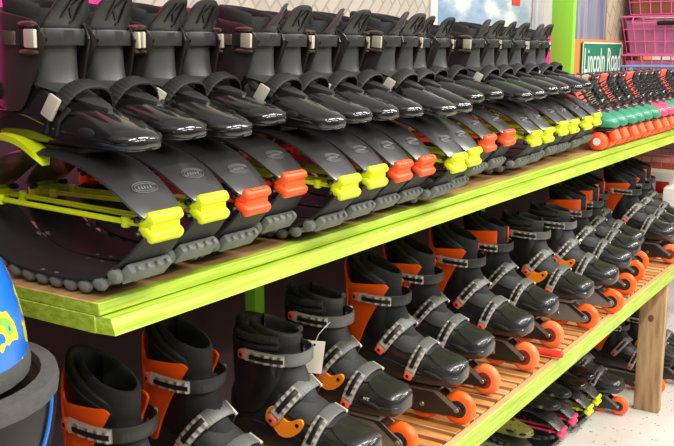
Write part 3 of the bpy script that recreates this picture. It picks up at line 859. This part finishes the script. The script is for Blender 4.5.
# ------------------------------------------------------------------ quad roller skates
def make_quad(label, cap, tongue_m):
    root = empty('roller_skate', label, 'roller skate')
    B = lambda mb, n, m, p=root, ang=40: mb.build(n, m, p, ang)
    for y in (-.078, .078):
        for sx in (-1, 1):
            mb = MB(); mb.cyl((sx * .014, y, .029), (sx * .046, y, .029), .029, 20, bev=.006); w = B(mb, 'wheel', quad_orange, ang=50)
            mb = MB(); mb.cyl((sx * .0455, y, .029), (sx * .0475, y, .029), .012, 12); B(mb, 'hub', card_white, w)
    mb = MB(); mb.rbox((0, 0, .066), (.06, .235, .008), .003)
    for y in (-.078, .078):
        mb.cyl((-.046, y, .029), (.046, y, .029), .005, 8); mb.rbox((0, y, .047), (.026, .03, .034), .005)
    B(mb, 'plate', frame_black)
    mb = MB(); mb.cyl((0, -.112, .060), (0, -.128, .030), .017, 14, bev=.003); B(mb, 'toe_stop', quad_orange)
    sec = cat([(-.128, .076, .088, .012), (-.118, .071, .100, .030), (-.095, .070, .112, .0405), (-.06, .070, .124, .043), (-.02, .070, .145, .040), (.02, .070, .172, .037), (.06, .070, .19, .036), (.10, .071, .186, .033), (.125, .076, .165, .018)], 26)
    def ring(y, zb, zt, hw):
        zm = zb + (zt - zb) * .42
        return [(hw * sg(math.cos(a), .72), y, zm + ((zt - zm) if math.sin(a) > 0 else (zm - zb)) * sg(math.sin(a), .8)) for a in [2 * PI * k / 20 for k in range(20)]]
    mb = MB(); mb.loft([ring(*s_) for s_ in sec]); bt = B(mb, 'boot', quad_cloth, ang=55)
    mb = MB(); mb.loft([ring(y - .0015, zb - .001, zt + .002, hw + .002) for y, zb, zt, hw in sec[:9]]); B(mb, 'toe_cap', cap, ang=55)
    mb = MB()
    def cs(u, v):
        a = math.radians(u); return (.038 * math.sin(a), .062 + .05 * math.cos(a), .15 + (.215 + .012 * math.cos(a) - .15) * v)
    mb.wall([-140 + 280 * k / 28 for k in range(29)], cs, 5, .010, .5, lambda z: (0, .06)); B(mb, 'ankle_collar', quad_cloth, ang=60)
    mb = MB()
    kk = cat([(.118, -.05, .022), (.15, -.025, .024), (.185, .0, .026), (.205, .008, .028), (.228, .002, .030)], 10)
    def ts(u, v):
        i = v * 9; k = min(int(i), 8); f = i - k; z, y, w = [p + (q - p) * f for p, q in zip(kk[k], kk[k + 1])]
        return (w * u, y + .012 * u * u, z - .010 * max(0, v - .6) * abs(u) ** 3)
    mb.wall([-1 + k / 5 for k in range(11)], ts, 10, .008, .6, lambda z: (0, .08)); B(mb, 'tongue', tongue_m, ang=60)
    mb = MB()
    for k in range(7):
        z0, y0 = .128 + k * .0125, -.058 + k * .0085
        mb.tube([(-.031, y0 + .016, z0 - .010), (-.014, y0 - .008, z0 + .003), (.014, y0 - .008, z0 + .008), (.031, y0 + .016, z0 - .006)], .0028, 5)
    B(mb, 'laces', letter_black, bt)
    return root
QX = [2.555 + .0905 * k for k in range(13)]
QL = ['green-toed roller skate nearest the black bounce boots', 'green-toed roller skate, second after the black bounce boots', 'green-toed roller skate, third after the black bounce boots',
      'green-toed roller skate, second left of the pink-toed pair', 'green-toed roller skate, third left of the pink-toed pair, tan tongue', 'green-toed roller skate directly left of the pink-toed pair',
      'nearer pink-toed roller skate of the pair on the top shelf', 'farther pink-toed roller skate of the pair on the top shelf',
      'green-toed roller skate directly right of the pink-toed pair', 'green-toed roller skate, second right of the pink-toed pair', 'green-toed roller skate, third right of the pink-toed pair', 'green-toed roller skate, second from the green basket', 'green-toed roller skate right beside the green basket']
QL[3], QL[4] = 'green-toed roller skate, third left of the pink-toed pair', 'green-toed roller skate, second left of the pink-toed pair'
qp = {}
for i, x in enumerate(QX):
    pink = i in (6, 7); tm = (coral, tan_cloth, quad_cloth, coral, quad_cloth, quad_cloth, coral, quad_cloth, quad_cloth, quad_cloth, quad_cloth, coral, quad_cloth)[i]
    key = (pink, tm.name)
    if key not in qp: o = make_quad(QL[i], toe_pink if pink else toe_green, tm); qp[key] = o; index_kids()
    else: o = copy_tree(qp[key]); o['label'] = QL[i]
    o['group'] = 'roller skates at the far end of the top shelf'
    o.scale = (.88, .9, .9)
    place(o, x, .850 + random.uniform(-.003, .003), TOP + .0005, 0)

# ------------------------------------------------------------------ things on the floor under the slatted shelf
FL = [(2.66, 1.16, 'O', 'bounce boot with olive patterned shoe on the floor, nearest under the slatted shelf'),
      (2.93, 1.165, 'P', 'nearer bounce boot with pink clip and dark camouflage shoe on the floor'),
      (3.06, 1.170, 'P', 'farther bounce boot with pink clip and dark camouflage shoe on the floor'),
      (3.18, 1.15, 'Y', 'nearer black bounce boot with yellow clip on the floor beside the pink-clipped pair'),
      (3.295, 1.155, 'Y', 'farther black bounce boot with yellow clip on the floor by the lone orange wheel')]
for x, y, k, lb in FL:
    if k == 'O': o = make_bounce_boot(lb, neon_yellow, camo_olive)
    elif k == 'P' and ('P',) not in protos: o = protos[('P',)] = make_bounce_boot(lb, neon_pink, camo_dark); index_kids()
    elif k == 'P': o = copy_tree(protos[('P',)]); o['label'] = lb
    else: o = copy_tree(protos[('Y', True, False, False)] if ('Y', True, False, False) in protos else protos[('Y', False, False, False)]); o['label'] = lb
    o['group'] = 'bounce boots on the floor'
    o.scale = (.91, 1, 1); settle(o, x, y, 0, 0, 0)
for x, y, st, fr, lb in [(3.41, 1.055, 'soft', 'b', 'black inline skate with one orange wheel showing on the floor left of the leg'),
                     (3.72, .99, 'orange', 'b', 'orange-cuffed inline skate on the floor just behind the wooden leg'),
                     (3.88, .93, 'soft', 'b', 'black inline skate on the floor right of the wooden leg'),
                     (4.05, .95, 'orange', 'b', 'farthest orange-cuffed inline skate on the floor beyond the wooden leg')]:
    add_skate(x, y, .0005, 0, st, fr, 0, lb, 'inline skates on the floor')

# red handle on the slats
t = empty('red_handle', 'short red plastic tool handle lying on the slatted shelf', 'tool')
b = MB(); b.loft([[(rr * math.cos(a), s_, rr * math.sin(a)) for a in [2 * PI * k / 14 for k in range(14)]] for s_, rr in cat([(-.055, .004), (-.052, .009), (-.03, .0095), (.0, .0085), (.03, .0095), (.045, .011), (.05, .005)], 20)])
g = b.build('grip', red_plastic, t)
b = MB(); b.cyl((0, .049, 0), (0, .062, 0), .0125, 14, bev=.003); b.build('end_cap', red_plastic, t)
t.location = (2.225, .805, LOW + .0115 + .0025); t.rotation_euler = (0, 0, .12)

# ------------------------------------------------------------------ street sign
t = empty('street_sign', 'green street sign reading Lincoln Road on the orange board', 'sign'); t.location = (4.09, 1.262, 1.372)
b = MB(); b.rbox((0, 0, 0), (.58, .004, .158), .002); b.build('panel', sign_green, t)
b = MB()
for z in (.074, -.074): b.rbox((0, -.0026, z), (.57, .0015, .006), 0)
for x in (-.283, .283): b.rbox((x, -.0026, 0), (.006, .0015, .154), 0)
b.build('white_border', sign_white, t)
me = text_mesh('Lincoln Road', .098, .0006); b = MB(); b.bm.from_mesh(me); bpy.data.meshes.remove(me)
xs = [v.co.x for v in b.bm.verts]; ys = [v.co.y for v in b.bm.verts]
fx = .52 / (max(xs) - min(xs)); fy = .105 / (max(ys) - min(ys)); cx = (max(xs) + min(xs)) / 2; cy = (max(ys) + min(ys)) / 2
for v in b.bm.verts: v.co = Vector(((v.co.x - cx) * fx, -.0026 - v.co.z, (v.co.y - cy) * fy))
b.build('lettering', sign_white, t)

# ------------------------------------------------------------------ wire baskets
def basket(label, wire, x0, x1, y0, y1, z0, z1, nx, ny, nz, fill=None, handle=None, r=.0023, name='wire_basket', taper=.88):
    t = empty(name, label, 'basket'); cx, cy = (x0 + x1) / 2, (y0 + y1) / 2; t.location = (cx, cy, z0)
    W, D, H = x1 - x0, y1 - y0, z1 - z0
    P = lambda u, v, h: Vector(((u - .5) * W * (taper + (1 - taper) * h), (v - .5) * D * (taper + (1 - taper) * h), h * H))
    mb = MB()
    for k in range(nx + 1):
        u = k / nx
        for v in (0, 1): mb.cyl(P(u, v, 0), P(u, v, 1), r, 5)
        mb.cyl(P(u, 0, .01), P(u, 1, .01), r, 5)
    for k in range(ny + 1):
        v = k / ny
        for u in (0, 1): mb.cyl(P(u, v, 0), P(u, v, 1), r, 5)
    for k in range(1, nz):
        h = k / nz; mb.tube([P(0, 0, h), P(1, 0, h), P(1, 1, h), P(0, 1, h), P(0, 0, h)], r, 5)
    mb.tube([P(0, 0, .01), P(1, 0, .01), P(1, 1, .01), P(0, 1, .01), P(0, 0, .01)], r, 5)
    mb.build('wire_body', wire, t)
    mb = MB(); mb.tube([P(0, 0, 1), P(1, 0, 1), P(1, 1, 1), P(0, 1, 1), P(0, 0, 1)], r * 2, 7); mb.build('rim', wire, t)
    if fill:
        mb = MB()
        rr = [[P(u, v, h) for u, v in ((.05, .03), (.95, .03), (.95, .97), (.05, .97))] for h in (.03, .9)]
        mb.loft(rr); mb.build('lining', fill, t)
    if handle:
        mb = MB(); p, q = P(0, .12, 1), P(0, .88, 1)
        mb.tube([p, p + Vector((-.012, 0, -.03)), q + Vector((-.012, 0, -.03)), q], r * 1.6, 6)
        hm = (p + q) / 2 + Vector((-.012, 0, -.03)); mb.build('handle', wire, t)
        mb = MB(); mb.cyl(hm - Vector((0, .055, 0)), hm + Vector((0, .055, 0)), .011, 10, bev=.003); mb.build('handle_grip', hook_black, t)
    return t
basket('small green wire basket at the right end of the top shelf', wire_green, 3.855, 4.005, .80, 1.03, TOP + .003, 1.258, 5, 8, 4, basket_teal)
basket('pale blue wire basket in front of the stacked pink baskets', wire_blue, 4.04, 4.30, .79, 1.165, TOP + .003, 1.345, 6, 8, 4, None, True)
basket('lower pink wire basket of the stack by the orange board', wire_pink, 4.36, 4.72, .84, 1.255, TOP + .003, 1.392, 7, 9, 5, basket_pinkfill)
basket('upper pink wire basket with black handle grip, above the other pink basket', wire_pink, 4.35, 4.73, .82, 1.262, 1.398, 1.568, 7, 9, 3, basket_pinkfill, True)
basket('brown basket in pink wire on top of the pink basket stack', wire_pink, 4.36, 4.72, .84, 1.255, 1.578, 1.75, 7, 8, 3, basket_brown)
basket('orange red wire basket at the far end of the slatted shelf', wire_orange, 4.36, 4.74, .82, 1.22, LOW + .003, .925, 7, 9, 6, wire_rose, name='wire_basket')
def carton(label, x, y, w, d, h, yaw):
    t = empty('toy_box', label, 'box'); t.location = (x, y, LOW + .0005); t.rotation_euler = (0, 0, yaw)
    mb = MB(); mb.rbox((0, 0, h / 2), (w, d, h), .002); mb.build('carton', card_white, t)
    mb = MB(); mb.rbox((0, 0, h * .42), (w + .002, d + .002, h * .3), .001); mb.rbox((0, -d * .25, h * .75), (w + .002, d * .3, h * .2), .001); mb.build('printed_band', card_red, t)
carton('white box with red band, nearer one behind the last inline skate', 4.06, .86, .10, .17, .22, .1)
carton('white box with red band, taller one against the orange red basket', 4.20, 1.02, .12, .20, .27, -.1)

# ------------------------------------------------------------------ helmets at the left, on a carton standing on the lower shelf
def helmet(label, R, H, z, x, y, inverted, shellm):
    t = empty('helmet', label, 'helmet'); t.location = (x, y, z)
    mb = MB(); rings = []
    for k in range(13):
        a = k / 12 * PI / 2 * .985; rr = R * math.cos(a) ** .75; zz = H * math.sin(a)
        if inverted: zz = H - zz
        rings.append([(rr * math.cos(b_) * .92, rr * math.sin(b_), zz) for b_ in [2 * PI * q / 36 for q in range(36)]])
    mb.loft(rings, caps=True); sh = mb.build('shell', shellm, t, 50)
    mb = MB(); zz = H if inverted else 0
    lip = []
    for q in range(37):
        b_ = 2 * PI * q / 36; lip.append(Vector((R * .9 * math.cos(b_), R * .98 * math.sin(b_), zz)))
    rr = []
    for q in range(36):
        b_ = 2 * PI * q / 36; c, s_ = math.cos(b_), math.sin(b_)
        rr.append([(R * (.92 + f) * c, R * (1 + f) * s_, zz + g) for f, g in ((.008, -.012), (.016, -.002), (.006, .007), (-.10, .008), (-.13, -.004), (-.12, -.012))])
    rr.append(rr[0]); mb.loft(rr, caps=False); bmesh.ops.remove_doubles(mb.bm, verts=mb.bm.verts, dist=1e-6)
    mb.build('foam_rim', foam_grey, t, 50)
    return t, sh
HX, HY = .485, .838
b = MB(); b.rbox((HX, HY + .02, LOW + .001 + .145), (.26, .26, .29), .003)
tag(b.build('carton', card_brown), 'brown carton under the black helmet at the left', 'box')
hb, sh = helmet('black helmet with blue flame and white star, turned rim up, at the left edge', .150, .185, LOW + .292, HX, HY, True, helmet_black)
# flame and star on the side of the black shell
def on_shell(ang, zz, R=.150, H=.185, off=.0015):
    s_ = max(0, min(1, (H - zz) / H)); a = math.asin(s_); rr = R * math.cos(a) ** .75 + off
    return Vector((rr * .92 * math.cos(ang), rr * math.sin(ang), zz))
mb = MB(); pts = cat([(-.30, .172, .006), (-.34, .150, .010), (-.40, .128, .016), (-.50, .106, .013), (-.62, .094, .010), (-.80, .088, .004)], 24)
mb.loft([[on_shell(a - .75 - w * 2.2, z, off=.0012), on_shell(a - .75 + w * 2.2, z + w * .5, off=.0012), on_shell(a - .75 + w * 2.2, z + w * .5, off=.003), on_shell(a - .75 - w * 2.2, z, off=.003)] for a, z, w in pts])
mb.build('flame_decal', flame_blue, sh)
mb = MB(); c0 = (-1.18, .105); ring1, ring2 = [], []
for k in range(10):
    r = .0075 if k % 2 == 0 else .003; a = 2 * PI * k / 10 + PI / 2
    ring1.append(on_shell(c0[0] + r * math.cos(a) / .13, c0[1] + r * math.sin(a), off=.001)); ring2.append(on_shell(c0[0] + r * math.cos(a) / .13, c0[1] + r * math.sin(a), off=.003))
mb.loft([ring1, ring2]); mb.build('star_decal', white_mark, sh)
helmet('blue child helmet with yellow and green blobs, resting on the black helmet', .136, .165, LOW + .292 + .185 + .0225, HX - .012, HY + .006, False, helmet_print())

# ------------------------------------------------------------------ light: fluorescent fixtures on the shop ceiling plus even store light
def area(x, y, z, sx, sy, p, rz=0):
    l = bpy.data.lights.new('ceiling_tube', 'AREA'); l.shape = 'RECTANGLE'; l.size = sx; l.size_y = sy; l.energy = p; l.color = (1, .965, .91)
    o = bpy.data.objects.new('ceiling_tube', l); COL.objects.link(o); o.location = (x, y, z); o.rotation_euler = (0, 0, rz); return o
for yy, p in ((-.55, 52), (-2.1, 60)):
    for xx in (-.6, 1.3, 3.2, 5.1): area(xx, yy, 2.9, 1.5, .16, p)
w = bpy.data.worlds.new('store'); w.use_nodes = True; scene.world = w
bg = w.node_tree.nodes['Background']; bg.inputs['Strength'].default_value = 1
wt = w.node_tree; tcw = wt.nodes.new('ShaderNodeTexCoord'); sxw = wt.nodes.new('ShaderNodeSeparateXYZ'); wt.links.new(tcw.outputs['Generated'], sxw.inputs[0])
mrw = wt.nodes.new('ShaderNodeMapRange'); mrw.interpolation_type = 'SMOOTHSTEP'; mrw.inputs['From Min'].default_value = -.05; mrw.inputs['From Max'].default_value = .5; mrw.inputs['To Min'].default_value = .16; mrw.inputs['To Max'].default_value = .62
wt.links.new(sxw.outputs[2], mrw.inputs['Value'])
cw = wt.nodes.new('ShaderNodeMix'); cw.data_type = 'RGBA'; cw.inputs['Factor'].default_value = 1; cw.blend_type = 'MULTIPLY'; cw.inputs['A'].default_value = (1, .975, .94, 1)
wt.links.new(mrw.outputs['Result'], cw.inputs['B']); wt.links.new(cw.outputs['Result'], bg.inputs['Color'])

# ------------------------------------------------------------------ camera
cam = bpy.data.cameras.new('camera'); co = bpy.data.objects.new('camera', cam); COL.objects.link(co); scene.camera = co
F, CX, CY = 900., 337., 223.
vx = Vector((940 - CX, 50 - CY, F)).normalized()
xv = CX - (F * F + 173 ** 2) / 603
vy = Vector((xv - CX, 50 - CY, F)).normalized()
up_ = vx.cross(vy)
if up_.y > 0: up_ = -up_
R = Matrix((vx, vy, up_))                    # world <- image camera (x right, y down, z forward)
right, upv, back = R @ Vector((1, 0, 0)), R @ Vector((0, -1, 0)), R @ Vector((0, 0, -1))
M = Matrix((right, upv, back)).transposed().to_4x4(); M.translation = Vector((0, 0, 1.416))
co.matrix_world = M
cam.sensor_fit = 'HORIZONTAL'; cam.sensor_width = 36; cam.lens = F / 674 * 36; cam.clip_start = .02
vs = scene.view_settings
vs.view_transform = 'Standard'; vs.look = 'None'; vs.gamma = 1; vs.exposure = 0; vs.use_curve_mapping = False
